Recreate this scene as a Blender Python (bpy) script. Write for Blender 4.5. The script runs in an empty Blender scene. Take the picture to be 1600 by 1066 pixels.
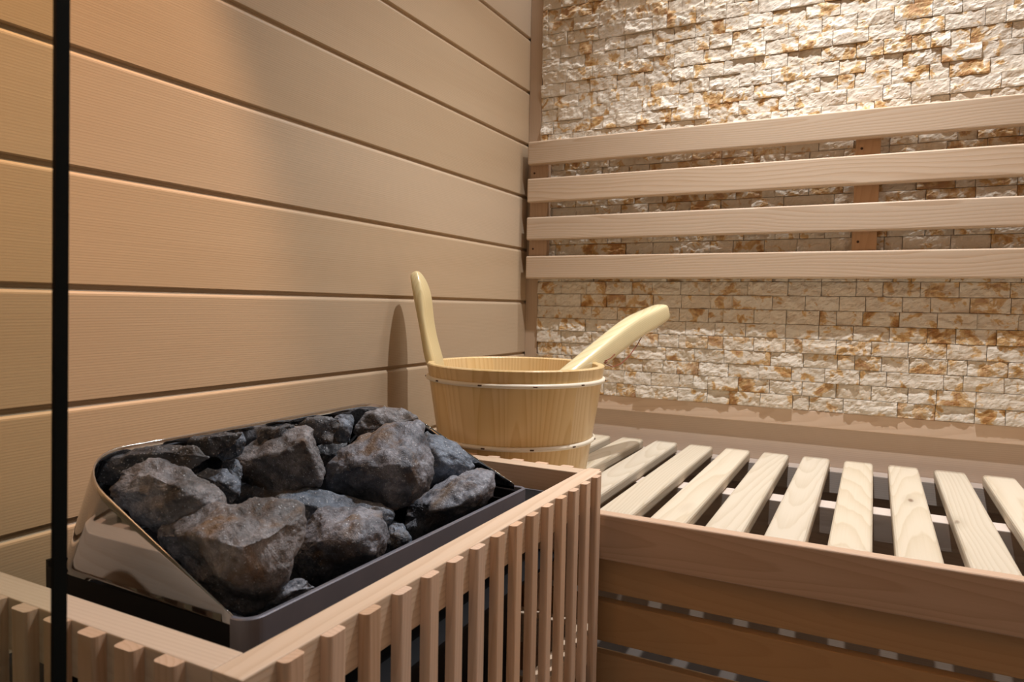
import bpy, bmesh, math, random
from mathutils import Vector, Matrix, noise

scene = bpy.context.scene
COL = scene.collection

# ------------------------------------------------------------------ camera
F_PX = 1105.4
YAW, PITCH, ROLL = -0.472322, -0.049815, -0.0188195
CAM = Vector((0.85, -1.752275, 0.8272))
_sy, _cy, _sp, _cp = math.sin(YAW), math.cos(YAW), math.sin(PITCH), math.cos(PITCH)
_fwd = Vector((_sy * _cp, _cy * _cp, _sp))
_rt = Vector((_cy, -_sy, 0))
_dn = _fwd.cross(_rt)
RT = math.cos(ROLL) * _rt + math.sin(ROLL) * _dn
DN = -math.sin(ROLL) * _rt + math.cos(ROLL) * _dn
cd = bpy.data.cameras.new('camera')
cd.sensor_width = 36.0
cd.sensor_fit = 'HORIZONTAL'
cd.lens = F_PX * 36.0 / 1600.0
cd.clip_start = 0.02
cam = bpy.data.objects.new('camera', cd)
COL.objects.link(cam)
m = Matrix((RT, -DN, -_fwd)).transposed().to_4x4()
m.translation = CAM
cam.matrix_world = m
cd.dof.use_dof = True
cd.dof.focus_distance = 1.15
cd.dof.aperture_fstop = 10.0
scene.camera = cam


def ray(px, py):
    """direction of the view ray through a photo pixel (depth 1)"""
    return RT * ((px - 800) / F_PX) + DN * ((py - 533) / F_PX) + _fwd


# ------------------------------------------------------------------ light
scene.view_settings.view_transform = 'Standard'
scene.view_settings.look = 'None'
scene.view_settings.exposure = 0.0
scene.view_settings.gamma = 1.0
world = bpy.data.worlds.new('world')
scene.world = world
world.use_nodes = True
world.node_tree.nodes['Background'].inputs[0].default_value = (1.0, 0.87, 0.74, 1)
world.node_tree.nodes['Background'].inputs[1].default_value = 0.155


def lamp(name, kind, loc, energy, color, **kw):
    d = bpy.data.lights.new(name, kind)
    d.energy = energy
    d.color = color
    target = kw.pop('aim', None)
    for k, v in kw.items():
        setattr(d, k, v)
    o = bpy.data.objects.new(name, d)
    COL.objects.link(o)
    o.location = loc
    if target is not None:
        o.rotation_euler = (Vector(target)).to_track_quat('-Z', 'Y').to_euler()
    return o


# the ceiling downlight of the cabin and the warm spotlight of the room outside
lamp('ceiling_downlight', 'SPOT', (0.735, -0.513, 2.26), 108, (0.97, 0.98, 1.0), aim=(0.0, 0.0, -1.0),
     spot_size=math.radians(98), spot_blend=1.0, shadow_soft_size=0.018)
# the hidden strip light that grazes the stone wall from the ceiling
lamp('wall_strip_light', 'AREA', (0.88, -0.095, 2.27), 8, (0.95, 0.97, 1.0), aim=(0.0, 0.0, -1.0),
     shape='RECTANGLE', size=1.6, size_y=0.012, spread=math.radians(120))
lamp('outer_spotlight', 'SPOT', (0.40, -2.10, 2.30), 265, (1.0, 0.60, 0.37), aim=(-0.727, 0.608, -1.0),
     spot_size=math.radians(2 * 21.9), spot_blend=0.10, shadow_soft_size=0.03)

# ------------------------------------------------------------------ materials


class NT:
    def __init__(self, name):
        self.mat = bpy.data.materials.new(name)
        self.mat.use_nodes = True
        self.t = self.mat.node_tree
        self.t.nodes.clear()
        self.out = self.n('ShaderNodeOutputMaterial')

    def n(self, typ, **kw):
        x = self.t.nodes.new(typ)
        for k, v in kw.items():
            setattr(x, k, v)
        return x

    def l(self, a, b):
        self.t.links.new(a, b)

    def put(self, sock, v):
        if isinstance(v, bpy.types.NodeSocket):
            self.l(v, sock)
        else:
            sock.default_value = v

    def math(self, op, a, b=None, c=None):
        x = self.n('ShaderNodeMath', operation=op)
        self.put(x.inputs[0], a)
        if b is not None:
            self.put(x.inputs[1], b)
        if c is not None:
            self.put(x.inputs[2], c)
        return x.outputs[0]

    def comb(self, x, y, z):
        c = self.n('ShaderNodeCombineXYZ')
        self.put(c.inputs[0], x)
        self.put(c.inputs[1], y)
        self.put(c.inputs[2], z)
        return c.outputs[0]

    def noise(self, vec, scale, detail=2.0, rough=0.5, dist=0.0):
        x = self.n('ShaderNodeTexNoise')
        self.l(vec, x.inputs['Vector'])
        x.inputs['Scale'].default_value = scale
        x.inputs['Detail'].default_value = detail
        x.inputs['Roughness'].default_value = rough
        x.inputs['Distortion'].default_value = dist
        return x.outputs[0]

    def ramp(self, fac, stops):
        x = self.n('ShaderNodeValToRGB')
        e = x.color_ramp.elements
        while len(e) < len(stops):
            e.new(0.5)
        for el, (p, c) in zip(e, stops):
            el.position = p
            el.color = c if len(c) == 4 else (*c, 1)
        self.l(fac, x.inputs[0])
        return x.outputs[0]

    def mix(self, fac, a, b, blend='MIX'):
        x = self.n('ShaderNodeMix', data_type='RGBA', blend_type=blend)
        self.put(x.inputs[0], fac)
        self.put(x.inputs[6], a if isinstance(a, bpy.types.NodeSocket) else (*a, 1))
        self.put(x.inputs[7], b if isinstance(b, bpy.types.NodeSocket) else (*b, 1))
        return x.outputs[2]

    def mapr(self, v, a, b, c=0.0, d=1.0):
        x = self.n('ShaderNodeMapRange')
        self.put(x.inputs[0], v)
        for i, k in enumerate((a, b, c, d)):
            x.inputs[i + 1].default_value = k
        return x.outputs[0]

    def bsdf(self, color, rough, metal=0.0, bump=None, bstr=0.2, bdist=0.002, spec=0.5, coat=0.0):
        p = self.n('ShaderNodeBsdfPrincipled')
        self.put(p.inputs['Base Color'], color if isinstance(color, bpy.types.NodeSocket) else (*color, 1))
        self.put(p.inputs['Roughness'], rough)
        self.put(p.inputs['Metallic'], metal)
        self.put(p.inputs['Specular IOR Level'], spec)
        p.inputs['Coat Weight'].default_value = coat
        p.inputs['Coat Roughness'].default_value = 0.18
        if bump is not None:
            b = self.n('ShaderNodeBump')
            b.inputs['Strength'].default_value = bstr
            b.inputs['Distance'].default_value = bdist
            self.l(bump, b.inputs['Height'])
            self.l(b.outputs[0], p.inputs['Normal'])
        self.l(p.outputs[0], self.out.inputs[0])
        return self.mat


def wood(name, grain, light, dark, freq=220.0, contrast=0.5, rough=0.55, vary=0.10, plank=None, warp=0.010,
         tint=(0.80, 0.62, 0.50), coat=0.0, depth=(0.02, 0.12), fiber=0.35, blot=0.5, quarter=0.0, knots=0):
    """procedural timber: growth rings about a tree axis, fibre streaks, board-to-board variation"""
    t = NT(name)
    tc = t.n('ShaderNodeTexCoord')
    s = t.n('ShaderNodeSeparateXYZ')
    t.l(tc.outputs['Object'], s.inputs[0])
    X, Y, Z = s.outputs
    if grain == 'CYL':
        ang = t.math('ADD', t.math('ARCTAN2', Y, X), math.pi)
        rr = t.math('SQRT', t.math('ADD', t.math('MULTIPLY', X, X), t.math('MULTIPLY', Y, Y)))
        X, Y = t.math('MULTIPLY', ang, 0.16), t.math('SUBTRACT', rr, t.math('MULTIPLY_ADD', Z, 0.154, 0.153))
    v, u, w = {'CYL': (Z, X, Y), 'X': (X, Z, Y), 'Y': (Y, X, Z), 'YW': (Y, Z, X), 'Z': (Z, X, Y), 'XH': (X, Y, Z)}[grain]
    rnd = t.n('ShaderNodeObjectInfo').outputs['Random']
    if plank:
        k = t.math('FLOOR', t.math('DIVIDE', t.math('SUBTRACT', u, plank[0]), plank[1]))
        wn = t.n('ShaderNodeTexWhiteNoise', noise_dimensions='1D')
        t.l(t.math('ADD', k, 3.37), wn.inputs['W'])
        rnd = wn.outputs['Value']
        u = t.math('SUBTRACT', u, t.math('MULTIPLY_ADD', k, plank[1], plank[0] + plank[1] / 2))
    r2 = t.math('FRACT', t.math('MULTIPLY', rnd, 7.31))
    r3 = t.math('FRACT', t.math('MULTIPLY', rnd, 13.7))
    u1 = t.math('ADD', u, t.math('MULTIPLY_ADD', t.math('SUBTRACT', rnd, 0.5), 0.09, quarter))
    w1 = t.math('ADD', w, t.math('MULTIPLY_ADD', r2, depth[1] - depth[0], depth[0]))
    v1 = t.math('ADD', v, t.math('MULTIPLY', r3, 9.0))
    base = t.comb(t.math('MULTIPLY', u1, 5.0), t.math('MULTIPLY', w1, 5.0), t.math('MULTIPLY', v1, 1.6))
    n1 = t.noise(base, 1.0, 2.0)
    n2 = t.noise(t.comb(t.math('MULTIPLY', u1, 30.0), t.math('MULTIPLY', w1, 30.0), t.math('MULTIPLY', v1, 4.0)), 1.0, 2.0)
    uu = t.math('MULTIPLY_ADD', t.math('SUBTRACT', n1, 0.5), warp * 4, u1)
    slope = t.math('MULTIPLY', t.math('SUBTRACT', r3, 0.5), 0.012 if quarter else 0.10)
    ww = t.math('ADD', t.math('MULTIPLY_ADD', v, slope, w1), t.math('MULTIPLY', t.math('SUBTRACT', n2, 0.5), warp * 0.6))
    rad = t.math('SQRT', t.math('ADD', t.math('MULTIPLY', uu, uu), t.math('MULTIPLY', ww, ww)))
    f = t.math('FRACT', t.math('MULTIPLY', rad, freq))
    ring = t.math('MULTIPLY', t.math('POWER', f, 2.2), t.mapr(f, 0.90, 1.0, 1.0, 0.0))
    fib = t.noise(t.comb(t.math('MULTIPLY', u1, 420.0), t.math('MULTIPLY', w1, 420.0), t.math('MULTIPLY', v1, 5.0)), 1.0, 2.0)
    big = t.noise(t.comb(t.math('MULTIPLY', u1, 9.0), t.math('MULTIPLY', w1, 9.0), t.math('MULTIPLY', v1, 1.4)), 1.0, 2.0)
    fac = t.math('ADD', t.math('MULTIPLY', ring, contrast), t.math('MULTIPLY', t.math('SUBTRACT', fib, 0.5), fiber))
    fac = t.math('MULTIPLY_ADD', t.math('SUBTRACT', big, 0.5), blot, fac)
    cl = t.n('ShaderNodeClamp')
    t.l(fac, cl.inputs[0])
    col = t.mix(cl.outputs[0], light, dark)
    if knots:
        vo = t.n('ShaderNodeTexVoronoi')
        vo.inputs['Scale'].default_value = 1.0
        t.l(t.comb(t.math('MULTIPLY', u1, 17.0), t.math('MULTIPLY', rnd, 40.0), t.math('MULTIPLY', v1, 6.0)), vo.inputs['Vector'])
        sp = t.n('ShaderNodeSeparateColor')
        t.l(vo.outputs['Color'], sp.inputs[0])
        on = t.math('GREATER_THAN', sp.outputs[0], 0.80)
        core = t.math('MULTIPLY', on, t.mapr(vo.outputs['Distance'], 0.05, 0.10, 0.75, 0.0))
        halo = t.math('MULTIPLY', on, t.mapr(vo.outputs['Distance'], 0.05, 0.30, 0.35, 0.0))
        col = t.mix(halo, col, tuple(c * 0.72 for c in dark))
        col = t.mix(core, col, (0.16, 0.085, 0.05))
    hv = t.n('ShaderNodeHueSaturation')
    t.put(hv.inputs['Value'], t.math('MULTIPLY_ADD', t.math('SUBTRACT', r2, 0.5), 2 * vary, 1.0))
    t.put(hv.inputs['Saturation'], t.math('MULTIPLY_ADD', t.math('SUBTRACT', r3, 0.5), 2 * vary, 1.0))
    t.l(col, hv.inputs['Color'])
    h = t.math('MULTIPLY_ADD', ring, -0.5, fib)
    return t.bsdf(hv.outputs[0], rough, bump=h, bstr=0.12, bdist=0.001, spec=0.35, coat=coat)


def plain(name, color, rough=0.5, metal=0.0, nscale=60.0, var=0.12, bump=0.0, spec=0.5):
    t = NT(name)
    tc = t.n('ShaderNodeTexCoord')
    n = t.noise(tc.outputs['Object'], nscale, 3.0)
    c = t.mix(n, tuple(k * (1 - var) for k in color), tuple(min(1, k * (1 + var)) for k in color))
    return t.bsdf(c, rough, metal, bump=n if bump else None, bstr=bump, bdist=0.001, spec=spec)


W_WALL = wood('wall_timber', 'YW', (0.51, 0.385, 0.262), (0.39, 0.27, 0.165), freq=300, contrast=0.62, vary=0.07, blot=0.9,
              plank=(0.5595, 0.1406), fiber=0.30, rough=0.50, warp=0.0035, depth=(0.02, 0.12), quarter=0.30)
W_BACKX = wood('lower_wall_timber', 'X', (0.73, 0.57, 0.44), (0.60, 0.43, 0.30), freq=240, contrast=0.6)
W_TRIMZ = wood('trim_timber', 'Z', (0.62, 0.45, 0.31), (0.50, 0.34, 0.21), freq=220, contrast=0.4)
W_RAIL = wood('backrest_timber', 'X', (0.62, 0.48, 0.35), (0.49, 0.33, 0.205), freq=200, contrast=0.85, vary=0.05, warp=0.016, fiber=0.45)
W_SEAT = wood('seat_timber', 'Y', (0.66, 0.575, 0.445), (0.51, 0.41, 0.27), freq=230, contrast=0.62, knots=1, vary=0.07, warp=0.010)
W_APRON = wood('apron_timber', 'X', (0.60, 0.43, 0.31), (0.46, 0.30, 0.19), freq=260, contrast=0.6, knots=1)
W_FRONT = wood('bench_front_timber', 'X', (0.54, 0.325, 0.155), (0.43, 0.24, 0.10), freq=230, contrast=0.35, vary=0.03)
W_JOIST = wood('joist_timber', 'X', (0.64, 0.55, 0.48), (0.48, 0.39, 0.32), freq=220, contrast=0.6)
W_GRAILY = wood('guard_rail_timber', 'Y', (0.70, 0.54, 0.40), (0.56, 0.39, 0.255), freq=200, contrast=0.7)
W_GRAILX = wood('guard_crossrail_timber', 'X', (0.68, 0.52, 0.38), (0.55, 0.38, 0.25), freq=230, contrast=0.5)
W_GSLAT = wood('guard_slat_timber', 'Z', (0.71, 0.50, 0.355), (0.57, 0.365, 0.23), freq=210, contrast=0.7, vary=0.10)
W_BUCKET = wood('bucket_pine', 'CYL', (0.78, 0.57, 0.29), (0.60, 0.37, 0.14), freq=150, contrast=0.65, warp=0.006,
                rough=0.32, coat=0.25, fiber=0.2, blot=0.35, vary=0.05, plank=(0.0, 0.0628), depth=(0.008, 0.06))
W_PALE = wood('varnished_pale_pine', 'Z', (0.74, 0.61, 0.34), (0.62, 0.47, 0.22), freq=150, contrast=0.7, rough=0.28,
              coat=0.35, fiber=0.15, blot=0.2, vary=0.03)
W_LADLE = wood('ladle_pine', 'Z', (0.77, 0.67, 0.42), (0.62, 0.48, 0.22), freq=260, contrast=0.6, rough=0.25,
               coat=0.5, fiber=0.15, blot=0.2, vary=0.03, warp=0.004)
M_HOOP = plain('pale_rattan', (0.82, 0.74, 0.60), 0.35, var=0.06)
M_NAIL = plain('dark_nail', (0.09, 0.05, 0.03), 0.4, 0.6)
M_CORD = plain('brown_leather_cord', (0.22, 0.05, 0.02), 0.5)
M_BLACK = plain('black_enamel', (0.006, 0.006, 0.007), 0.55, spec=0.2)
M_SEAL = plain('black_seal', (0.004, 0.006, 0.006), 0.6, spec=0.1)
M_FLOOR = plain('dark_floor_tile', (0.16, 0.13, 0.11), 0.6, nscale=12)
M_SHEET = plain('galvanised_sheet', (0.35, 0.35, 0.37), 0.45, 0.9)


def steel_mat(name, color, rough, scale):
    t = NT(name)
    tc = t.n('ShaderNodeTexCoord')
    mp = t.n('ShaderNodeMapping')
    mp.inputs['Scale'].default_value = scale
    t.l(tc.outputs['Object'], mp.inputs[0])
    n = t.noise(mp.outputs[0], 40, 4.0, 0.6)
    r = t.mapr(n, 0.3, 0.7, rough * 0.8, rough * 1.25)
    c = t.mix(n, tuple(k * 0.9 for k in color), color)
    return t.bsdf(c, r, 1.0, bump=n, bstr=0.015, bdist=0.001)


M_STEEL = steel_mat('polished_steel', (0.52, 0.525, 0.54), 0.045, (1, 1, 6))
M_TRAY = plain('dark_brushed_steel', (0.21, 0.21, 0.245), 0.42, 0.45, nscale=30)


def rock_mat(name, a, b, rust):
    t = NT(name)
    tc = t.n('ShaderNodeTexCoord')
    P = tc.outputs['Object']
    rnd = t.n('ShaderNodeObjectInfo').outputs['Random']
    off = t.n('ShaderNodeVectorMath', operation='ADD')
    t.l(P, off.inputs[0])
    t.l(t.comb(rnd, t.math('MULTIPLY', rnd, 5.3), t.math('MULTIPLY', rnd, 9.1)), off.inputs[1])
    P = off.outputs[0]
    n1 = t.noise(P, 22, 5.0, 0.62, 0.6)
    n2 = t.noise(P, 150, 4.0, 0.65)
    n3 = t.noise(P, 14, 3.0, 0.6, 0.8)
    n4 = t.noise(P, 700, 2.0, 0.6)
    col = t.mix(t.mapr(n1, 0.32, 0.64), a, b)
    col = t.mix(t.mapr(n2, 0.35, 0.7, 0.0, 0.55), col, tuple(k * 0.32 for k in a))
    col = t.mix(t.mapr(n3, 0.53, 0.66, 0.0, 0.8), col, rust)
    # mica glints
    vo = t.n('ShaderNodeTexVoronoi')
    vo.inputs['Scale'].default_value = 850
    t.l(P, vo.inputs['Vector'])
    wn = t.n('ShaderNodeTexWhiteNoise', noise_dimensions='3D')
    t.l(vo.outputs['Color'], wn.inputs['Vector'])
    glint = t.math('GREATER_THAN', t.math('MULTIPLY_ADD', n1, 0.10, wn.outputs['Value']), 1.020)
    col = t.mix(t.math('MULTIPLY', glint, 0.8), col, (0.5, 0.52, 0.56))
    rough = t.math('MULTIPLY_ADD', glint, -0.42, t.mapr(n2, 0.3, 0.7, 0.42, 0.68))
    h = t.math('ADD', t.math('MULTIPLY', n2, 1.0), t.math('MULTIPLY', n4, 0.35))
    h = t.math('MULTIPLY_ADD', glint, 0.25, h)
    return t.bsdf(col, rough, bump=h, bstr=0.75, bdist=0.003, spec=0.55)


M_ROCKS = [rock_mat('olivine_rock', (0.06, 0.068, 0.088), (0.34, 0.345, 0.39), (0.15, 0.09, 0.045)),
           rock_mat('blue_grey_rock', (0.045, 0.062, 0.088), (0.25, 0.295, 0.37), (0.10, 0.08, 0.06)),
           rock_mat('blackened_rock', (0.03, 0.033, 0.04), (0.13, 0.135, 0.15), (0.06, 0.04, 0.025)),  # darker colour paints in the shade on the deep-lying back stones
           rock_mat('brown_grey_rock', (0.065, 0.06, 0.06), (0.36, 0.345, 0.36), (0.16, 0.085, 0.03))]


def cladding_mat():
    t = NT('split_travertine')
    tc = t.n('ShaderNodeTexCoord')
    P = tc.outputs['Object']
    at = t.n('ShaderNodeAttribute', attribute_name='brick')
    bid = at.outputs['Fac']
    wn = t.n('ShaderNodeTexWhiteNoise', noise_dimensions='1D')
    t.l(t.math('MULTIPLY', bid, 1000.0), wn.inputs['W'])
    r = wn.outputs['Value']
    wn2 = t.n('ShaderNodeTexWhiteNoise', noise_dimensions='1D')
    t.l(t.math('MULTIPLY_ADD', bid, 1000.0, 77.7), wn2.inputs['W'])
    r2 = wn2.outputs['Value']
    off = t.n('ShaderNodeVectorMath', operation='ADD')
    t.l(P, off.inputs[0])
    t.l(t.comb(t.math('MULTIPLY', r, 3.0), t.math('MULTIPLY', r2, 5.0), r), off.inputs[1])
    P2 = off.outputs[0]
    n1 = t.noise(P2, 30, 5.0, 0.6, 0.5)
    lo = t.noise(P, 5.0, 2.0)
    n2 = t.noise(P2, 120, 4.0, 0.6)
    n3 = t.noise(P2, 500, 3.0, 0.6)
    cream = t.mix(n2, (0.71, 0.625, 0.51), (0.82, 0.76, 0.665))
    cream = t.mix(t.mapr(r2, 0.0, 1.0, 0.0, 0.35), cream, (0.74, 0.62, 0.46))
    th = t.math('MULTIPLY_ADD', t.math('POWER', r, 3.0), 0.13, t.math('MULTIPLY_ADD', t.math('SUBTRACT', lo, 0.5), 0.25, n1))
    ochre = t.mapr(th, 0.572, 0.615)
    brown = t.mapr(th, 0.635, 0.70)
    col = t.mix(t.math('MULTIPLY', ochre, 0.85), cream, (0.60, 0.35, 0.10))
    col = t.mix(t.math('MULTIPLY', brown, 0.9), col, (0.38, 0.17, 0.045))
    h = t.math('MULTIPLY_ADD', n3, 0.35, n2)
    return t.bsdf(col, 0.75, bump=h, bstr=0.5, bdist=0.003, spec=0.3)


M_CLAD = cladding_mat()


def glass_mat():
    t = NT('tinted_glass')
    tr = t.n('ShaderNodeBsdfTransparent')
    tr.inputs[0].default_value = (0.915, 0.93, 0.885, 1)
    gl = t.n('ShaderNodeBsdfGlossy')
    gl.inputs['Roughness'].default_value = 0.0
    fr = t.n('ShaderNodeFresnel')
    fr.inputs[0].default_value = 1.25
    mx = t.n('ShaderNodeMixShader')
    geo = t.n('ShaderNodeNewGeometry')
    t.l(t.math('MULTIPLY', fr.outputs[0], t.math('SUBTRACT', 1.0, geo.outputs['Backfacing'])), mx.inputs[0])
    t.l(tr.outputs[0], mx.inputs[1])
    t.l(gl.outputs[0], mx.inputs[2])
    t.l(mx.outputs[0], t.out.inputs[0])
    return t.mat


M_GLASS = glass_mat()

# ------------------------------------------------------------------ mesh helpers


def mesh_obj(name, verts, faces, mat, parent=None, smooth=False, recentre=True):
    me = bpy.data.meshes.new(name)
    verts = [Vector(v) for v in verts]
    c = Vector((0, 0, 0))
    if recentre and verts:
        lo = Vector([min(v[i] for v in verts) for i in range(3)])
        hi = Vector([max(v[i] for v in verts) for i in range(3)])
        c = (lo + hi) / 2
    me.from_pydata([v - c for v in verts], [], faces)
    me.materials.append(mat)
    bm = bmesh.new()
    bm.from_mesh(me)
    bmesh.ops.recalc_face_normals(bm, faces=bm.faces)
    bm.to_mesh(me)
    bm.free()
    if smooth:
        for p in me.polygons:
            p.use_smooth = True
    o = bpy.data.objects.new(name, me)
    COL.objects.link(o)
    o.location = c
    if parent is not None:
        o.parent = parent
        o.location = c - world_loc(parent)
    return o


def world_loc(o):
    v = Vector(o.location)
    while o.parent is not None:
        o = o.parent
        v = v + Vector(o.location)
    return v


def bm_obj(name, bm, mat, parent=None, smooth=False):
    verts = [v.co.copy() for v in bm.verts]
    bm.verts.index_update()
    faces = [[v.index for v in f.verts] for f in bm.faces]
    bm.free()
    return mesh_obj(name, verts, faces, mat, parent, smooth)


def add_box(bm, x0, x1, y0, y1, z0, z1, bev=0.0, seg=2):
    r = bmesh.ops.create_cube(bm, size=1.0)
    vs = r['verts']
    for v in vs:
        v.co = Vector(((x0 + x1) / 2 + v.co.x * (x1 - x0), (y0 + y1) / 2 + v.co.y * (y1 - y0), (z0 + z1) / 2 + v.co.z * (z1 - z0)))
    if bev > 0:
        es = list({e for v in vs for e in v.link_edges})
        bmesh.ops.bevel(bm, geom=es, offset=bev, segments=seg, profile=0.5, affect='EDGES')


def box(name, x0, x1, y0, y1, z0, z1, mat, parent=None, bev=0.0, seg=2, smooth=False):
    bm = bmesh.new()
    add_box(bm, x0, x1, y0, y1, z0, z1, bev, seg)
    return bm_obj(name, bm, mat, parent, smooth)


def tube(path, rad, n=10, closed=False, sx=1.0):
    """tube along a list of points; rad is a number or a list"""
    P = [Vector(p) for p in path]
    N = len(P)
    R = rad if isinstance(rad, (list, tuple)) else [rad] * N
    verts, faces = [], []
    up = None
    for i, p in enumerate(P):
        a = P[(i - 1) % N] if (closed or i > 0) else P[i]
        b = P[(i + 1) % N] if (closed or i < N - 1) else P[i]
        t = (b - a).normalized()
        if up is None:
            up = Vector((0, 0, 1)) if abs(t.z) < 0.9 else Vector((1, 0, 0))
        s = t.cross(up).normalized()
        up = s.cross(t).normalized()
        for k in range(n):
            an = 2 * math.pi * k / n
            verts.append(p + s * math.cos(an) * R[i] * sx + up * math.sin(an) * R[i])
    rings = N if closed else N - 1
    for i in range(rings):
        j = (i + 1) % N
        for k in range(n):
            k2 = (k + 1) % n
            faces.append([i * n + k, i * n + k2, j * n + k2, j * n + k])
    if not closed:
        faces.append(list(range(n))[::-1])
        faces.append([(N - 1) * n + k for k in range(n)])
    return verts, faces


def thing(name, label, cat, loc, group=None):
    o = bpy.data.objects.new(name, None)
    COL.objects.link(o)
    o.location = loc
    o.empty_display_size = 0.05
    tag(o, label, cat, group)
    return o


def tag(o, label, cat, group=None):
    o['label'] = label
    o['category'] = cat
    if group:
        o['group'] = group


def struct(o, label=None):
    o['kind'] = 'structure'
    if label:
        o['label'] = label
        o['category'] = {'w': 'wall', 'f': 'floor', 'c': 'ceiling', 't': 'trim', 'b': 'baseboard'}.get(o.name[0], 'wall')
    return o


# ------------------------------------------------------------------ room shell
XR, ZC, YF = 1.75, 2.30, -1.50          # right wall, ceiling, front of the cabin
Z0G, PG = 0.5595, 0.1406                # plank grooves of the left wall


def build_wall_left():
    prof = [(-0.025, 0.0), (0.0, 0.0)]
    k0 = -3
    for k in range(k0, 14):
        zg = Z0G + k * PG
        if zg > ZC - 0.01:
            break
        prof += [(0.0, zg - 0.0105), (-0.0004, zg - 0.0085), (-0.0016, zg - 0.0065), (-0.0062, zg - 0.0022), (-0.0066, zg + 0.0012),
                 (-0.0012, zg + 0.0020), (0.0, zg + 0.0032)]
    prof += [(0.0, ZC), (-0.025, ZC)]
    ys = (YF - 0.6, 0.02)
    verts = [(x, y, z) for y in ys for x, z in prof]
    n = len(prof)
    faces = [[i, (i + 1) % n, n + (i + 1) % n, n + i] for i in range(n)]
    faces += [list(range(n))[::-1], list(range(n, 2 * n))]
    return mesh_obj('wall_left', verts, faces, W_WALL, recentre=False)


struct(build_wall_left(), 'left wall of wide horizontal timber planks with dark grooves')
wb = struct(box('wall_back', 0.0, XR, 0.012, 0.03, 0.0, ZC, W_BACKX), 'back wall behind the bench clad in split stone above pale timber')
struct(box('lower_panel', 0.0, XR, 0.0, 0.012, 0.0, 0.57, W_BACKX, wb))
struct(box('trim_1', 0.0, 0.0362, -0.011, 0.012, 0.601, ZC, W_TRIMZ, bev=0.001), 'narrow vertical timber trim in the corner beside the stone')
struct(box('trim_2', 0.0, XR, -0.013, 0.0, 0.5635, 0.6008, W_BACKX, bev=0.0015), 'horizontal timber ledge strip running under the stone cladding')
struct(box('floor', -0.1, 2.6, -2.6, 0.02, -0.03, 0.0, M_FLOOR), 'dark floor beneath the bench and the heater')
struct(box('ceiling', 0.0, XR, YF, 0.012, ZC, ZC + 0.02, W_BACKX), 'timber ceiling of the cabin')
struct(box('wall_right', XR, XR + 0.02, YF, 0.03, 0.0, ZC, W_BACKX), 'right wall of the cabin')


def build_cladding():
    random.seed(11)
    verts, faces, ids = [], [], []
    z = 0.6013
    row = 0
    H = 0.0325
    bid = 0
    while z + 0.01 < ZC:
        z1 = min(z + H, ZC)
        x = 0.0375 + random.choice((0.0, -0.02, -0.035, -0.05))
        hi = z < 1.62
        rowd = random.uniform(-0.002, 0.002)
        while x < XR - 0.004:
            wdt = random.choices((0.0705, 0.035, 0.0525, 0.088, 0.106), (6, 1.6, 1.5, 1.0, 0.5))[0]
            xa, xb = max(x, 0.0372), min(x + wdt, XR)
            x += wdt
            if xb - xa < 0.008:
                continue
            bid += 1
            g = 0.00055
            nx = max(3, int(round((xb - xa) / (0.0042 if hi else 0.012))))
            nz = 10 if hi else 3
            d0 = rowd + random.uniform(-0.0028, 0.0028)
            tx, tz = random.uniform(-0.03, 0.03), random.uniform(-0.07, 0.09)
            sx, sz = random.uniform(0, 50), random.uniform(0, 50)
            amp = random.uniform(0.6, 1.3)
            ledge = random.choice((0.0, 0.0, 0.0, 0.0016, 0.0026))
            b0 = len(verts)
            for j in range(nz + 1):
                for i in range(nx + 1):
                    px = xa + g + (xb - xa - 2 * g) * i / nx
                    pz = z + g + (z1 - z - 2 * g) * j / nz
                    q = Vector((px * 46 + sx, pz * 46 + sz, row * 0.7))
                    h = noise.fractal(q, 0.8, 2.1, 5) * 0.0036 * amp
                    q2 = Vector((px * 13 + sx, pz * 17, bid * 0.37))
                    h += noise.noise(q2) * 0.0030
                    q3 = Vector((px * 95, pz * 110, sx))
                    h += abs(noise.noise(q3)) * 0.0020 * amp
                    wl = z + 0.55 * H + noise.fractal(Vector((px * 24, row * 3.1, 0)), 0.8, 2.1, 3) * 0.011
                    lt = (wl - pz) / 0.004
                    h += ledge * max(0.0, min(1.0, lt))
                    d = 0.0165 + d0 + h + tx * (px - (xa + xb) / 2) + tz * (pz - (z + z1) / 2)
                    edge = min(i, nx - i) == 0 or min(j, nz - j) == 0
                    if edge:
                        d -= 0.0006
                    verts.append((px, -max(d, 0.003), pz))
                    ids.append(bid)
            w = nx + 1
            for j in range(nz):
                for i in range(nx):
                    a = b0 + j * w + i
                    faces.append([a, a + 1, a + w + 1, a + w])
            loop = [b0 + i for i in range(nx)] + [b0 + nx + j * w for j in range(nz)] + \
                   [b0 + nz * w + i for i in range(nx, 0, -1)] + [b0 + j * w for j in range(nz, 0, -1)]
            c0 = len(verts)
            for a in loop:
                vx, vy, vz = verts[a]
                verts.append((vx, 0.011, vz))
                ids.append(bid)
            L = len(loop)
            for k in range(L):
                faces.append([loop[k], c0 + k, c0 + (k + 1) % L, loop[(k + 1) % L]])
        z += H
        row += 1
    me = bpy.data.meshes.new('stone_cladding')
    me.from_pydata(verts, [], faces)
    me.materials.append(M_CLAD)
    at = me.attributes.new('brick', 'FLOAT', 'POINT')
    at.data.foreach_set('value', [i / 1000.0 for i in ids])
    o = bpy.data.objects.new('stone_cladding', me)
    COL.objects.link(o)
    o.parent = wb
    o.location = -Vector(wb.location)
    struct(o)
    return o


build_cladding()

# fixed glass pane of the cabin front with its black edge seal


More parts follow.
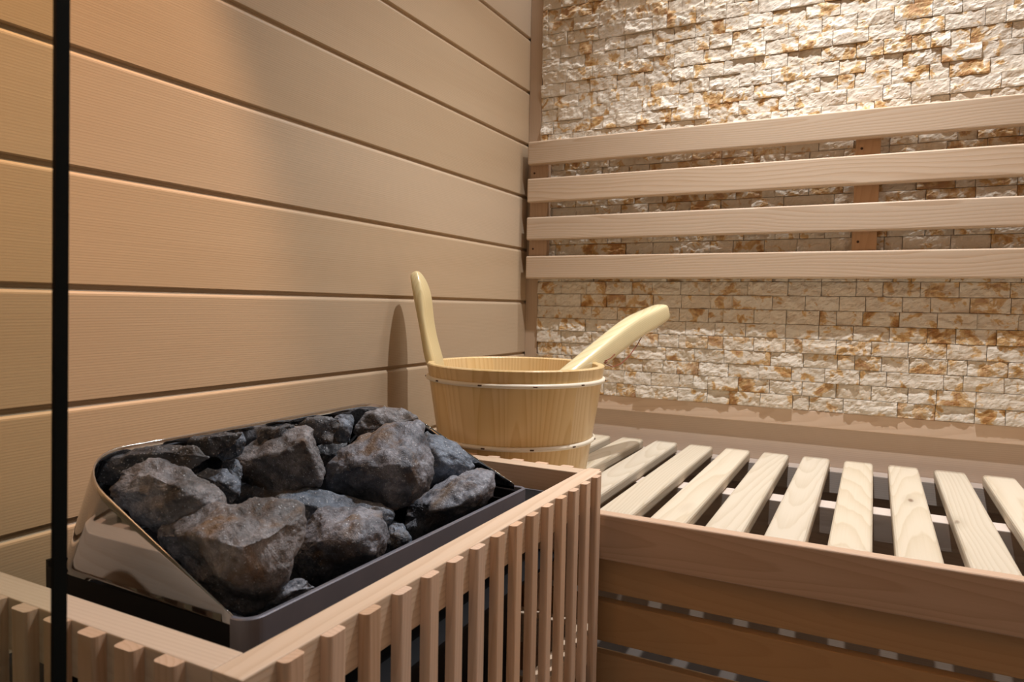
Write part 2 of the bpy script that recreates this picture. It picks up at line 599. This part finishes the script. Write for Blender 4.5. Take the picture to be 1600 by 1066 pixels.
def pane(name, xa, xb, y0, y1, mat, parent=None, lean_left=True):
    """upright slab whose free edge leans a little to the right towards the top"""
    k = 0.029
    V = []
    for z in (0.0, ZC):
        e = k * (z - 0.825)
        for x, y in ((xa + (e if lean_left else 0.0), y0), (xb + e, y0), (xb + e, y1), (xa + (e if lean_left else 0.0), y1)):
            V.append((x, y, z))
    return struct(mesh_obj(name, V, [[0, 3, 2, 1], [4, 5, 6, 7], [0, 1, 5, 4], [1, 2, 6, 5], [2, 3, 7, 6], [3, 0, 4, 7]], mat, parent))


win = pane('window_1', 0.0, 0.4108, YF + 0.0008, YF + 0.0072, M_GLASS, None, False)
win['label'] = 'glass front pane seen edge-on as a black vertical bar at left'
win['category'] = 'window'
pane('edge_seal', 0.4110, 0.4143, YF, YF + 0.008, M_SEAL, win)

# ------------------------------------------------------------------ bench
ZS = 0.4997
bench = thing('sauna_bench', 'long pale timber bench with slatted seat along the stone wall', 'bench', (0.87, -0.36, 0.0))
for k in range(-4, 16):
    xl = 0.3757 + 0.0855 * k
    if xl + 0.0575 > XR:
        break
    dy = random.uniform(-0.002, 0.002)
    box('seat_slat', xl, xl + 0.0575, -0.6785, -0.030 + dy, ZS - 0.025, ZS, W_SEAT, bench, bev=0.0065, seg=3, smooth=False)
box('apron', 0.0, XR, -0.701, -0.679, 0.4275, ZS + 0.001, W_APRON, bench, bev=0.003, seg=3)
for zt in (0.4270, 0.3515, 0.2655, 0.1800, 0.0950):
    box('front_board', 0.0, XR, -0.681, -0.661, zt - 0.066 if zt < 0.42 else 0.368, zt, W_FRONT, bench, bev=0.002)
for y0, y1 in ((-0.048, -0.001), (-0.368, -0.318), (-0.6605, -0.620)):
    box('joist', 0.0, XR, y0, y1, ZS - 0.025 - 0.0495, ZS - 0.0252, W_JOIST, bench, bev=0.0015)
for xx in (0.03, 1.66):
    for y0 in (-0.659, -0.10):
        box('leg', xx, xx + 0.045, y0, y0 + 0.045, 0.0, ZS - 0.0750, W_JOIST, bench, bev=0.0015)

# ------------------------------------------------------------------ backrest
back = thing('backrest', 'timber backrest of four long horizontal rails on the stone wall', 'backrest', (0.9, -0.03, 0.9))
for z0, z1 in ((1.1985, 1.2584), (1.1002, 1.1620), (1.0015, 1.0610), (0.9000, 0.9592)):
    box('rail', 0.0215, XR - 0.02, -0.060, -0.0365, z0, z1, W_RAIL, back, bev=0.0035, seg=3)
for xa, xb in ((0.0190, 0.0705), (0.7998, 0.8482), (1.58, 1.63)):
    p = box('upright', xa, xb, -0.0362, -0.0145, 0.905, 1.255, wood('upright_timber', 'Z', (0.52, 0.34, 0.21), (0.41, 0.25, 0.14)), back, bev=0.001)
    for zz in (1.18, 0.98):
        bm = bmesh.new()
        r = bmesh.ops.create_cone(bm, cap_ends=True, segments=12, radius1=0.0028, radius2=0.0028, depth=0.001,
                                  matrix=Matrix.Translation((xa + 0.012, -0.0366, zz)) @ Matrix.Rotation(math.pi / 2, 4, 'X'))
        bm_obj('screw', bm, M_NAIL, p)

# ------------------------------------------------------------------ heater guard
ZG = 0.5729
guard = thing('heater_guard', 'waist-high guard of upright timber slats around the heater', 'guard', (0.25, -1.07, 0.0))


def slat_profile_obj(cx, cy, ux, uy, width, thick, z0, z1):
    """upright slat: flat back on the rail, rounded front corners; (ux,uy) outward normal"""
    r = 0.0042
    pts = [(-width / 2, 0.0), (-width / 2, thick - r)]
    for k in range(1, 5):
        a = math.pi - k * math.pi / 8
        pts.append((-width / 2 + r + r * math.cos(a), thick - r + r * math.sin(a)))
    for k in range(1, 5):
        a = math.pi / 2 - k * math.pi / 8
        pts.append((width / 2 - r + r * math.cos(a), thick - r + r * math.sin(a)))
    pts.append((width / 2, 0.0))
    tx, ty = -uy, ux
    verts = [(cx + tx * s + ux * d, cy + ty * s + uy * d, z) for z in (z0, z1) for s, d in pts]
    n = len(pts)
    faces = [[i, (i + 1) % n, n + (i + 1) % n, n + i] for i in range(n)] + [list(range(n))[::-1], list(range(n, 2 * n))]
    return mesh_obj('slat', verts, faces, W_GSLAT, guard)


GX, GN, GFAR = 0.4820, -1.4215, -0.7165
RW = 0.0285
for zt in (ZG, 0.330):
    box('rail', GX - RW, GX, GN, GFAR, zt - 0.0464, zt, W_GRAILY, guard, bev=0.0012)
    box('rail', 0.001, GX - RW - 0.0003, GN, GN + RW, zt - 0.0464, zt - 0.0002, W_GRAILX, guard, bev=0.0012)
    box('rail', 0.001, GX - RW - 0.0003, GFAR - RW, GFAR, zt - 0.0464, zt - 0.0002, W_GRAILX, guard, bev=0.0012)
ZB = 0.02
for k in range(15):
    y = -0.7512 - 0.0449 * k
    slat_profile_obj(GX, y, 1, 0, 0.0205, 0.0092, ZB, ZG - 0.0004 + random.uniform(-0.0006, 0.0))
for k in range(10):
    x = 0.4165 - 0.0442 * k
    if x < 0.012:
        break
    slat_profile_obj(x, GN, 0, -1, 0.0215, 0.0110, ZB, ZG - 0.0004)
for k in range(10):
    x = 0.4665 - 0.0445 * k
    if x < 0.012:
        break
    slat_profile_obj(x, GFAR, 0, 1, 0.0205, 0.0110, ZB, ZG - 0.0004)

# ------------------------------------------------------------------ heater
heater = thing('sauna_heater', 'black and polished steel sauna heater inside the slatted guard', 'heater', (0.22, -1.08, 0.0))
YN, YFAR = -1.340, -0.820


def rim_z(x):
    return 0.6247 - 0.471 * (x - 0.25)


def u_loop(xf, xb, yn, yf, rn, rf, seg=10, nside=14):
    """open U in plan: front near -> back near corner -> back far corner -> front far"""
    pts = []
    for i in range(nside + 1):
        pts.append((xf + (xb + rn - xf) * i / nside, yn))
    for k in range(1, seg + 1):
        a = -math.pi / 2 - k * (math.pi / 2) / seg
        pts.append((xb + rn + rn * math.cos(a), yn + rn + rn * math.sin(a)))
    for i in range(1, nside + 1):
        pts.append((xb, yn + rn + (yf - rf - yn - rn) * i / nside))
    for k in range(1, seg + 1):
        a = math.pi - k * (math.pi / 2) / seg
        pts.append((xb + rf + rf * math.cos(a), yf - rf + rf * math.sin(a)))
    for i in range(1, nside + 1):
        pts.append((xb + rf + (xf - xb - rf) * i / nside, yf))
    return pts


def build_hood():
    top = u_loop(0.3825, 0.150, YN, YFAR, 0.062, 0.075)
    bot = u_loop(0.3825, 0.104, YN, YFAR, 0.055, 0.060)
    rows = 12
    verts, faces = [], []
    n = len(top)
    for j in range(rows + 1):
        f = j / rows
        for (tx, ty), (bx, by) in zip(top, bot):
            zt = rim_z(tx)
            zb = min(0.5545, zt - 0.003)
            verts.append((tx + (bx - tx) * f, ty + (by - ty) * f, zt + (zb - zt) * f))
    for j in range(rows):
        for i in range(n - 1):
            a = j * n + i
            faces.append([a, a + 1, a + n + 1, a + n])
    o = mesh_obj('steel_hood', verts, faces, M_STEEL, heater, smooth=True)
    md = o.modifiers.new('sheet', 'SOLIDIFY')
    md.thickness = 0.0015
    md.offset = -1
    return o


def build_tray():
    """front channel: lip with rounded near corner, tight far corner"""
    def lp(off):
        pts = []
        x1, ya, yb = 0.4030 - off, YN - 0.003 + off, YFAR + 0.004 - off
        rn, rf = 0.0185 - off, max(0.012 - off, 0.004)
        pts.append((0.3815, ya))
        for k in range(11):
            a = -math.pi / 2 + k * math.pi / 20
            pts.append((x1 - rn + rn * math.cos(a), ya + rn + rn * math.sin(a)))
        for k in range(7):
            a = k * math.pi / 12
            pts.append((x1 - rf + rf * math.cos(a), yb - rf + rf * math.sin(a)))
        pts.append((0.300, yb))
        return pts
    A, B = lp(0.0), lp(0.0055)
    zt, zb = 0.5600, 0.470
    layers = [(A, zb), (A, zt - 0.001), (lp(0.001), zt), (lp(0.0045), zt), (B, zt - 0.001), (B, zb)]
    verts, faces = [], []
    n = len(A)
    for L, z in layers:
        zz = z
        for x, y in L:
            dz = 0.004 * (y - YN) / (YFAR - YN) if z > 0.5 else 0
            verts.append((x, y, zz + 0.003 - dz))
    for j in range(len(layers) - 1):
        for i in range(n - 1):
            a = j * n + i
            faces.append([a, a + 1, a + n + 1, a + n])
    return mesh_obj('front_lip', verts, faces, M_TRAY, heater, smooth=False)


build_hood()
lip = build_tray()
# black body: open box plus far flange
bm = bmesh.new()
add_box(bm, 0.112, 0.396, YN + 0.0024, YN + 0.0050, 0.10, 0.5530)
add_box(bm, 0.112, 0.396, YFAR - 0.0050, YFAR - 0.0024, 0.10, 0.5530)
add_box(bm, 0.1085, 0.1125, YN + 0.0045, YFAR - 0.0045, 0.10, 0.5600)
add_box(bm, 0.3955, 0.3985, YN + 0.0045, YFAR - 0.0045, 0.10, 0.468)
add_box(bm, 0.112, 0.396, YN + 0.0015, YFAR - 0.0015, 0.08, 0.10)
bm_obj('body', bm, M_BLACK, heater)
bm = bmesh.new()
add_box(bm, 0.05, 0.41, YFAR - 0.010, -0.7600, 0.515, 0.5400)
bm_obj('flange', bm, M_BLACK, heater)
box('flange_edge', 0.05, 0.41, -0.7630, -0.7600, 0.5401, 0.5408, M_SHEET, heater)
mesh_obj('base_plate', [(0.04, -1.385, 0.44), (0.43, -1.385, 0.44), (0.43, -0.752, 0.44), (0.04, -0.752, 0.44),
                        (0.04, -1.385, 0.445), (0.43, -1.385, 0.445), (0.43, -0.752, 0.445), (0.04, -0.752, 0.445)],
         [[0, 3, 2, 1], [4, 5, 6, 7], [0, 1, 5, 4], [1, 2, 6, 5], [2, 3, 7, 6], [3, 0, 4, 7]], M_BLACK, heater)
# sloping rack under the stones
v = []
for dz in (0, 0.004):
    for x, y in ((0.122, YN + 0.008), (0.393, YN + 0.008), (0.393, YFAR - 0.008), (0.122, YFAR - 0.008)):
        v.append((x, y, 0.448 + 0.16 * (0.38 - x) + dz))
mesh_obj('stone_rack', v, [[0, 3, 2, 1], [4, 5, 6, 7], [0, 1, 5, 4], [1, 2, 6, 5], [2, 3, 7, 6], [3, 0, 4, 7]], M_BLACK, heater)
for xx, yy in ((0.13, -1.30), (0.36, -1.30), (0.13, -0.86), (0.36, -0.86)):
    box('leg', xx - 0.012, xx + 0.012, yy - 0.012, yy + 0.012, 0.0, 0.08, M_BLACK, heater)

# ------------------------------------------------------------------ stones


def pile_point(px, py, lift):
    """point of the view ray on the sloping top of the stone pile, raised by lift"""
    d = ray(px, py)
    # z + 0.471 x = 0.6247 + 0.11775 + lift
    k = 0.74245 + lift
    s = (k - CAM.z - 0.471 * CAM.x) / (d.z + 0.471 * d.x)
    s = min(s, (0.186 - CAM.x) / d.x)       # never behind the sloping back plate
    return CAM + d * s


STONES = []


def stone(outline, ridges, label, lift=-0.02, mat=0, thick=0.52, rough=1.0, sub=4):
    """a broken rock: outline pixels give its breadth, ridges [(px, py, forward)] its facets"""
    cx = sum(p[0] for p in outline) / len(outline)
    cy = sum(p[1] for p in outline) / len(outline)
    outline = [(cx + (px - cx) * 1.06, cy + (py - cy) * 1.06) for px, py in outline]
    outline = [(px, max(py, 711 - 0.1643 * (px - 170))) for px, py in outline]
    C = pile_point(cx, cy, lift)
    d = ray(cx, cy)
    depth = (C - CAM).dot(_fwd)
    w = max(p[0] for p in outline) - min(p[0] for p in outline)
    h = max(p[1] for p in outline) - min(p[1] for p in outline)
    size = min(w, h) * depth / F_PX
    dn = d.normalized()
    seed = len(STONES) * 7.13 + 1.7
    rnd = random.Random(int(seed * 100))
    pts = []

    def at(px, py, fwd):
        r = ray(px, py)
        return CAM + r * (depth - fwd)
    tilt = 0.35  # the middle contour leans back at its top like the pile
    for px, py in outline:
        back = (cy - py) * depth / F_PX * tilt
        pts.append(at(px, py, -back))
    for px, py, fw in ridges:
        back = (cy - py) * depth / F_PX * tilt
        pts.append(at(px, py, fw * size - back))
    for px, py in outline:
        s = rnd.uniform(0.55, 0.8)
        back = (cy - py) * depth / F_PX * tilt
        pts.append(at(cx + (px - cx) * s, cy + (py - cy) * s, -thick * size * rnd.uniform(0.7, 1.0) - back))
    bm = bmesh.new()
    for p in pts:
        bm.verts.new(p)
    r = bmesh.ops.convex_hull(bm, input=bm.verts)
    kill = list({g for g in r['geom_interior'] + r['geom_unused'] if isinstance(g, bmesh.types.BMVert) and g.is_valid})
    bmesh.ops.delete(bm, geom=kill, context='VERTS')
    bmesh.ops.triangulate(bm, faces=bm.faces)
    for it in range(sub):
        bmesh.ops.subdivide_edges(bm, edges=bm.edges, cuts=1, use_grid_fill=True)
        if it < 3:
            bmesh.ops.triangulate(bm, faces=[f for f in bm.faces if len(f.verts) > 3])
        if it in (1, 2, 3):
            bmesh.ops.smooth_vert(bm, verts=bm.verts, factor=0.20, use_axis_x=True, use_axis_y=True, use_axis_z=True)
    bm.normal_update()
    k = 1.0 / max(size, 0.02)
    mv = []
    so = Vector((seed, seed * 0.37, seed * 1.9))
    for v in bm.verts:
        q = (v.co - C)
        n1 = noise.noise(q * k * 1.6 + so) * 0.085
        cell = noise.cell(q * k * 3.1 + so + Vector((n1 * 4, 0, 0)))
        n2 = noise.fractal(q * 42 + so, 0.8, 2.1, 5) * 0.0042 / size
        n3 = -abs(noise.noise(q * k * 3.3 + so * 2)) * 0.06 + (cell - 0.5) * 0.004
        mv.append(v.normal * ((n1 + n3 + 0.02) * size * rough + n2 * size * rough))
    for v, o in zip(bm.verts, mv):
        v.co += o
    # slide the whole stone along its view ray until it sits inside the basin
    XF = 0.3925
    mvx = max(v.co.x for v in bm.verts) - XF
    mvy = (YN + 0.008) - min(v.co.y for v in bm.verts)
    t = max(mvx / -dn.x if mvx > 0 else 0.0, mvy / dn.y if mvy > 0 else 0.0)
    t = min(t, 0.05)
    if t > 0:
        for v in bm.verts:
            v.co = CAM + (v.co - CAM) * (1 + t / depth)
    for v in bm.verts:           # keep clear of the steel basin and of the rack
        v.co.y = min(max(v.co.y, YN + 0.006), YFAR - 0.006)
        v.co.x = max(v.co.x, 0.124, 0.117 + (v.co.z - 0.5545) * 0.39)
        v.co.x = min(v.co.x, 0.3945)
    o = bm_obj('heater_stone', bm, M_ROCKS[mat], None, smooth=True)
    tag(o, label, 'stone', 'stones in the heater basin')
    STONES.append(o)
    return o


exec_stones = [
    # outline, ridges, label, lift, mat
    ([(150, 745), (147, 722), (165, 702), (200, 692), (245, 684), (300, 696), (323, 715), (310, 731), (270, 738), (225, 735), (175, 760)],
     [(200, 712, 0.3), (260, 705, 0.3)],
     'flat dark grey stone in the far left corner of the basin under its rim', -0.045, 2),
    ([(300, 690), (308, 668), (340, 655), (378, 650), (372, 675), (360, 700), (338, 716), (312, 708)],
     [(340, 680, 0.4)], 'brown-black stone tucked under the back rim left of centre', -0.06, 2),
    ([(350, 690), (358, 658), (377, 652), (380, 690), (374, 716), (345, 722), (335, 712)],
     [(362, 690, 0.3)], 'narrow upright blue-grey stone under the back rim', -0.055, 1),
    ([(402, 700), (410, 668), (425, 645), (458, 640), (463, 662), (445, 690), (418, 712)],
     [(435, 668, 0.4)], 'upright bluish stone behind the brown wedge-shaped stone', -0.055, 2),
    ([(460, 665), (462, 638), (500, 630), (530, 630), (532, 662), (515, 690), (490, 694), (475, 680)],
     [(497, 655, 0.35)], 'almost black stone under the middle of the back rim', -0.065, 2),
    ([(515, 668), (524, 645), (535, 637), (548, 646), (553, 668), (548, 690), (528, 700), (516, 690)],
     [(535, 668, 0.4)], 'small blue stone between the black stone and the speckled top one', -0.045, 1),
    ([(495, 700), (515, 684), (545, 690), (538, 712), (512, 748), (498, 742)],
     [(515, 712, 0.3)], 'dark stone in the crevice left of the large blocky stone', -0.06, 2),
    ([(340, 745), (350, 722), (366, 718), (376, 735), (372, 756), (352, 760)],
     [(358, 738, 0.3)], 'tiny blue stone wedged left of the brown wedge-shaped stone', -0.055, 1),
    ([(552, 672), (558, 655), (575, 640), (600, 631), (626, 639), (652, 655), (657, 668), (635, 678), (600, 688), (562, 690)],
     [(585, 650, 0.3), (600, 668, 0.45), (572, 672, 0.2)],
     'speckled brown and grey stone highest at the right of the back rim', -0.035, 3),
    ([(650, 684), (666, 676), (692, 686), (706, 707), (730, 715), (741, 729), (730, 747), (700, 752), (668, 765), (658, 722)],
     [(680, 700, 0.4), (692, 724, 0.35)],
     'grey flaking stone squeezed against the right steel side', -0.008, 1),
    ([(363, 714), (383, 708), (408, 700), (432, 690), (452, 668), (476, 658), (491, 670), (499, 696), (504, 735), (498, 757), (460, 768), (415, 762), (376, 750), (366, 730)],
     [(400, 716, 0.30), (440, 706, 0.42), (476, 688, 0.42), (490, 720, 0.25), (415, 742, 0.0), (470, 745, 0.0)],
     'wedge-shaped brown-topped stone with black front left of the large blocky stone', -0.018, 3),
    ([(304, 742), (325, 734), (352, 734), (374, 756), (378, 776), (350, 790), (318, 770)],
     [(345, 755, 0.4)], 'small glittering stone beside the big brown-patched left stone', -0.03, 1),
    ([(506, 748), (514, 724), (532, 704), (562, 688), (602, 668), (636, 656), (652, 661), (661, 690), (669, 722), (672, 748), (664, 764), (640, 784), (617, 793), (596, 782), (560, 772), (512, 766)],
     [(636, 668, 0.10), (628, 694, 0.40), (640, 728, 0.48), (652, 756, 0.30), (560, 728, 0.46), (600, 750, 0.46), (530, 742, 0.20), (614, 782, 0.12), (575, 764, 0.05)],
     'large blocky grey stone right of centre in front of the speckled top stone', 0.008, 0),
    ([(345, 785), (360, 766), (400, 757), (442, 755), (482, 768), (522, 779), (562, 784), (592, 784), (609, 799), (602, 818), (560, 836), (500, 850), (470, 850), (430, 812), (395, 802)],
     [(410, 775, 0.25), (480, 790, 0.35), (550, 800, 0.3)],
     'broad flat glittering stone lying across the middle of the pile', -0.052, 1),
    ([(170, 766), (184, 737), (213, 722), (246, 716), (290, 730), (322, 750), (346, 770), (352, 790), (336, 812), (300, 828), (265, 842), (240, 826), (215, 806), (182, 782)],
     [(240, 745, 0.35), (285, 765, 0.45), (320, 785, 0.30), (215, 770, 0.25), (260, 800, 0.3)],
     'big rounded stone with a rusty brown streak by the left steel edge', -0.002, 3),
    ([(600, 842), (603, 828), (614, 817), (627, 819), (637, 832), (644, 852), (625, 866), (605, 866)],
     [(618, 838, 0.4)], 'small blue stone by the front lip between two larger ones', -0.025, 1),
    ([(639, 806), (646, 788), (672, 774), (682, 758), (702, 744), (732, 734), (757, 729), (769, 739), (771, 757), (762, 776), (740, 792), (702, 817), (662, 834), (641, 842), (636, 822)],
     [(668, 788, 0.30), (720, 752, 0.30), (748, 748, 0.25), (672, 802, 0.45), (718, 790, 0.48), (755, 765, 0.35), (690, 815, 0.1)],
     'flat-topped dark stone nearest the right end of the front lip', 0.000, 0),
    ([(455, 872), (458, 850), (472, 830), (490, 808), (512, 794), (562, 794), (592, 805), (602, 832), (607, 856), (596, 878), (560, 893), (520, 908), (490, 916), (466, 898)],
     [(500, 815, 0.25), (560, 812, 0.28), (590, 830, 0.3), (500, 845, 0.42), (550, 850, 0.48), (585, 865, 0.25), (510, 885, 0.2)],
     'blunt grey-blue stone at the middle of the front lip', 0.006, 0),
    ([(384, 962), (395, 948), (410, 934), (430, 920), (458, 910), (480, 906), (494, 918), (470, 945), (430, 966)],
     [(430, 936, 0.35), (462, 922, 0.3)],
     'small pale grey stone in the near corner of the front lip', -0.022, 0),
    ([(250, 840), (262, 822), (280, 812), (302, 799), (340, 785), (364, 786), (402, 796), (440, 793), (463, 798), (468, 818), (463, 842), (450, 872), (440, 902), (425, 930), (400, 948), (372, 954), (345, 945), (300, 905), (266, 866)],
     [(345, 800, 0.20), (420, 806, 0.18), (300, 836, 0.40), (340, 846, 0.52), (376, 856, 0.60), (412, 840, 0.52), (445, 822, 0.30), (350, 900, 0.30), (400, 900, 0.28), (440, 862, 0.20)],
     'largest front stone with pale top and rusty left face at the near corner', 0.012, 3),
]
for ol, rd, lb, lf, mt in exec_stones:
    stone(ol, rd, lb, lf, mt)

# ------------------------------------------------------------------ bucket
BC = Vector((0.240, -0.540, ZS + 0.0005))
bucket = thing('water_bucket', 'varnished pine water bucket with one tall handle on the bench', 'bucket', BC)
BH = 0.2175


def brad(z):                       # outer radius at height z above the bench
    return 0.1365 + (0.1700 - 0.1365) * (z / BH)


def build_bucket_body():
    N = 96
    prof = []
    tk = 0.0125
    zs = [0.0, 0.002] + [BH * k / 10 for k in range(1, 10)] + [BH - 0.002, BH]
    for z in zs:
        prof.append((brad(z) - (0.002 if z in (0.0, BH) else 0.0), z))
    for z in (BH, BH - 0.002, BH * 0.6, 0.02):
        prof.append((brad(z) - tk + (0.002 if z == BH else 0), z))
    verts, faces = [], []
    for r, z in prof:
        for k in range(N):
            a = 2 * math.pi * k / N
            # staves: faint flats
            m = 24
            ph = (a * m / (2 * math.pi)) % 1.0
            rr = r - 0.0009 * (4 * (ph - 0.5) ** 2)
            verts.append((BC.x + rr * math.cos(a), BC.y + rr * math.sin(a), BC.z + z))
    n = len(prof)
    for j in range(n - 1):
        for k in range(N):
            k2 = (k + 1) % N
            faces.append([j * N + k, j * N + k2, (j + 1) * N + k2, (j + 1) * N + k])
    faces.append(list(range(N))[::-1])
    faces.append([(n - 1) * N + k for k in range(N)])
    return mesh_obj('staves', verts, faces, W_BUCKET, bucket, smooth=True)


st = build_bucket_body()
em = st.modifiers.new('edges', 'EDGE_SPLIT')
em.split_angle = math.radians(40)
for zh, r in ((0.1905, 0.0042), (0.0790, 0.0042)):
    R = brad(zh) + r * 0.45
    path = [(BC.x + R * math.cos(2 * math.pi * k / 72), BC.y + R * math.sin(2 * math.pi * k / 72), BC.z + zh) for k in range(72)]
    vv, ff = tube(path, r, 10, closed=True)
    hoop = mesh_obj('hoop', vv, ff, M_HOOP, bucket, smooth=True)
    for an in (-150, -118, -84, -52, -20, 15, 190):
        a = math.radians(an)
        bm = bmesh.new()
        add_box(bm, -0.0035, 0.0035, -0.0012, 0.0012, -0.0012, 0.0012, 0.0004, 1)
        bmesh.ops.transform(bm, verts=bm.verts, matrix=Matrix.Translation((BC.x + (R + r) * math.cos(a), BC.y + (R + r) * math.sin(a), BC.z + zh)) @ Matrix.Rotation(a + math.pi / 2, 4, 'Z'))
        bm_obj('nail', bm, M_NAIL, hoop)


def build_handle():
    ang = math.radians(-166)
    er = Vector((math.cos(ang), math.sin(ang), 0))
    et = Vector((-math.sin(ang), math.cos(ang), 0))
    # (outward distance of the stave centre from the bucket axis, height above bench, half width, half thickness)
    st = [(0.1525, 0.165, 0.031, 0.0075), (0.160, 0.200, 0.032, 0.0090), (0.1650, 0.2175, 0.0325, 0.0115), (0.1705, 0.235, 0.0320, 0.0110), (0.176, 0.258, 0.0310, 0.0095),
          (0.1815, 0.285, 0.0310, 0.0088), (0.1860, 0.310, 0.0315, 0.0098), (0.1895, 0.332, 0.031, 0.0118), (0.1940, 0.353, 0.028, 0.0125),
          (0.2000, 0.371, 0.0220, 0.0118), (0.2060, 0.384, 0.0140, 0.0100), (0.2095, 0.391, 0.0065, 0.0065)]
    n = 20
    verts, faces = [], []
    for i, (ro, z, hw, ht) in enumerate(st):
        a, b = st[max(i - 1, 0)], st[min(i + 1, len(st) - 1)]
        tl = Vector((b[0] - a[0], b[1] - a[1])).normalized()
        nrm = Vector((tl.y, -tl.x))           # outward in (ro, z)
        for k in range(n):
            t = 2 * math.pi * k / n
            cw, sw = math.cos(t), math.sin(t)
            e = 0.55
            w = hw * math.copysign(abs(cw) ** e, cw)
            d = ht * math.copysign(abs(sw) ** e, sw)
            p = BC + er * (ro + nrm.x * d) + et * w + Vector((0, 0, z + nrm.y * d))
            verts.append(p)
    for j in range(len(st) - 1):
        for k in range(n):
            k2 = (k + 1) % n
            faces.append([j * n + k, j * n + k2, (j + 1) * n + k2, (j + 1) * n + k])
    faces += [list(range(n))[::-1], [(len(st) - 1) * n + k for k in range(n)]]
    o = mesh_obj('handle', verts, faces, W_PALE, bucket, smooth=True)
    sd = o.modifiers.new('sub', 'SUBSURF')
    sd.levels = sd.render_levels = 2
    return o


build_handle()

# ------------------------------------------------------------------ ladle
LT = Vector((0.421, -0.158, 0.828))       # tip of the handle
LB = Vector((0.327, -0.470, 0.690))       # where it drops below the front rim
ladle = thing('wooden_ladle', 'pale pine ladle leaning in the bucket with its handle over the rim', 'ladle', LB)


def build_ladle():
    ax = (LT - LB)
    L = ax.length
    d = ax.normalized()
    side = d.cross(Vector((0, 0, 1))).normalized()
    up = side.cross(d).normalized()
    # stations: (distance from LB along d, bend up, half width, half height)
    stn = [(-0.085, 0.000, 0.0180, 0.0180), (-0.03, 0.001, 0.0190, 0.0205), (0.04, 0.003, 0.0195, 0.0225), (0.12, 0.0055, 0.0200, 0.0240), (0.19, 0.0075, 0.0205, 0.0250), (0.235, 0.0065, 0.0205, 0.0255),
           (0.28, 0.001, 0.0200, 0.0240), (0.315, -0.003, 0.0195, 0.0225), (L - 0.010, -0.006, 0.0190, 0.0205), (L - 0.002, -0.007, 0.0170, 0.0175), (L, -0.007, 0.0130, 0.0135)]
    n = 20
    verts, faces = [], []
    for s, b, hw, hh in stn:
        for k in range(n):
            t = 2 * math.pi * k / n
            cw, sw = math.cos(t), math.sin(t)
            e = 0.5
            verts.append(Vector((hw * math.copysign(abs(cw) ** e, cw), b + hh * math.copysign(abs(sw) ** e, sw), s)))
    for j in range(len(stn) - 1):
        for k in range(n):
            k2 = (k + 1) % n
            faces.append([j * n + k, j * n + k2, (j + 1) * n + k2, (j + 1) * n + k])
    faces += [list(range(n))[::-1], [(len(stn) - 1) * n + k for k in range(n)]]
    o = mesh_obj('handle', verts, faces, W_LADLE, None, smooth=True)
    rot = Matrix((-side, up, d)).transposed()
    o.parent = ladle
    o.location = rot @ o.location
    o.rotation_euler = rot.to_euler()
    sd = o.modifiers.new('sub', 'SUBSURF')
    sd.levels = sd.render_levels = 2
    # bowl at the lower end, inside the bucket
    c = LB - d * 0.125 - Vector((0, 0, 0.012))
    prof = [(0.0, -0.034), (0.022, -0.032), (0.036, -0.020), (0.041, 0.0), (0.041, 0.012), (0.036, 0.012), (0.035, 0.0), (0.031, -0.016), (0.018, -0.026), (0.0, -0.027)]
    N = 32
    vv, ff = [], []
    for r, z in prof:
        for k in range(N):
            a = 2 * math.pi * k / N
            vv.append(c + Vector((r * math.cos(a), r * math.sin(a), z)))
    for j in range(len(prof) - 1):
        for k in range(N):
            k2 = (k + 1) % N
            ff.append([j * N + k, j * N + k2, (j + 1) * N + k2, (j + 1) * N + k])
    mesh_obj('bowl', vv, ff, W_LADLE, ladle, smooth=True)
    # thin leather hanging loop through the handle
    top = LB + d * 0.245 + up * 0.030
    below = LB + d * 0.265 - up * 0.0205
    P = [top + side * 0.0, top + d * 0.02 + up * 0.001]
    knot = BC + Vector((brad(BH) * math.cos(math.radians(28)), brad(BH) * math.sin(math.radians(28)), BH + 0.003))
    hang = [below]
    for f, sag in ((0.2, 0.016), (0.4, 0.026), (0.6, 0.029), (0.8, 0.022)):
        hang.append(below.lerp(knot, f) - Vector((0, 0, sag)))
    hang.append(knot)
    hang += [knot + Vector((0.006, 0.002, 0.002)), knot + Vector((0.004, 0.006, 0.004)), knot + Vector((0.000, 0.004, 0.003))]
    b2 = LB + d * 0.165 - up * 0.0175
    hang += [knot.lerp(b2, 0.4) - Vector((0, 0, 0.002)), b2]
    vv, ff = tube(hang, 0.0011, 8)
    cord = mesh_obj('hanging_cord', vv, ff, M_CORD, ladle, smooth=True)
    return o


build_ladle()
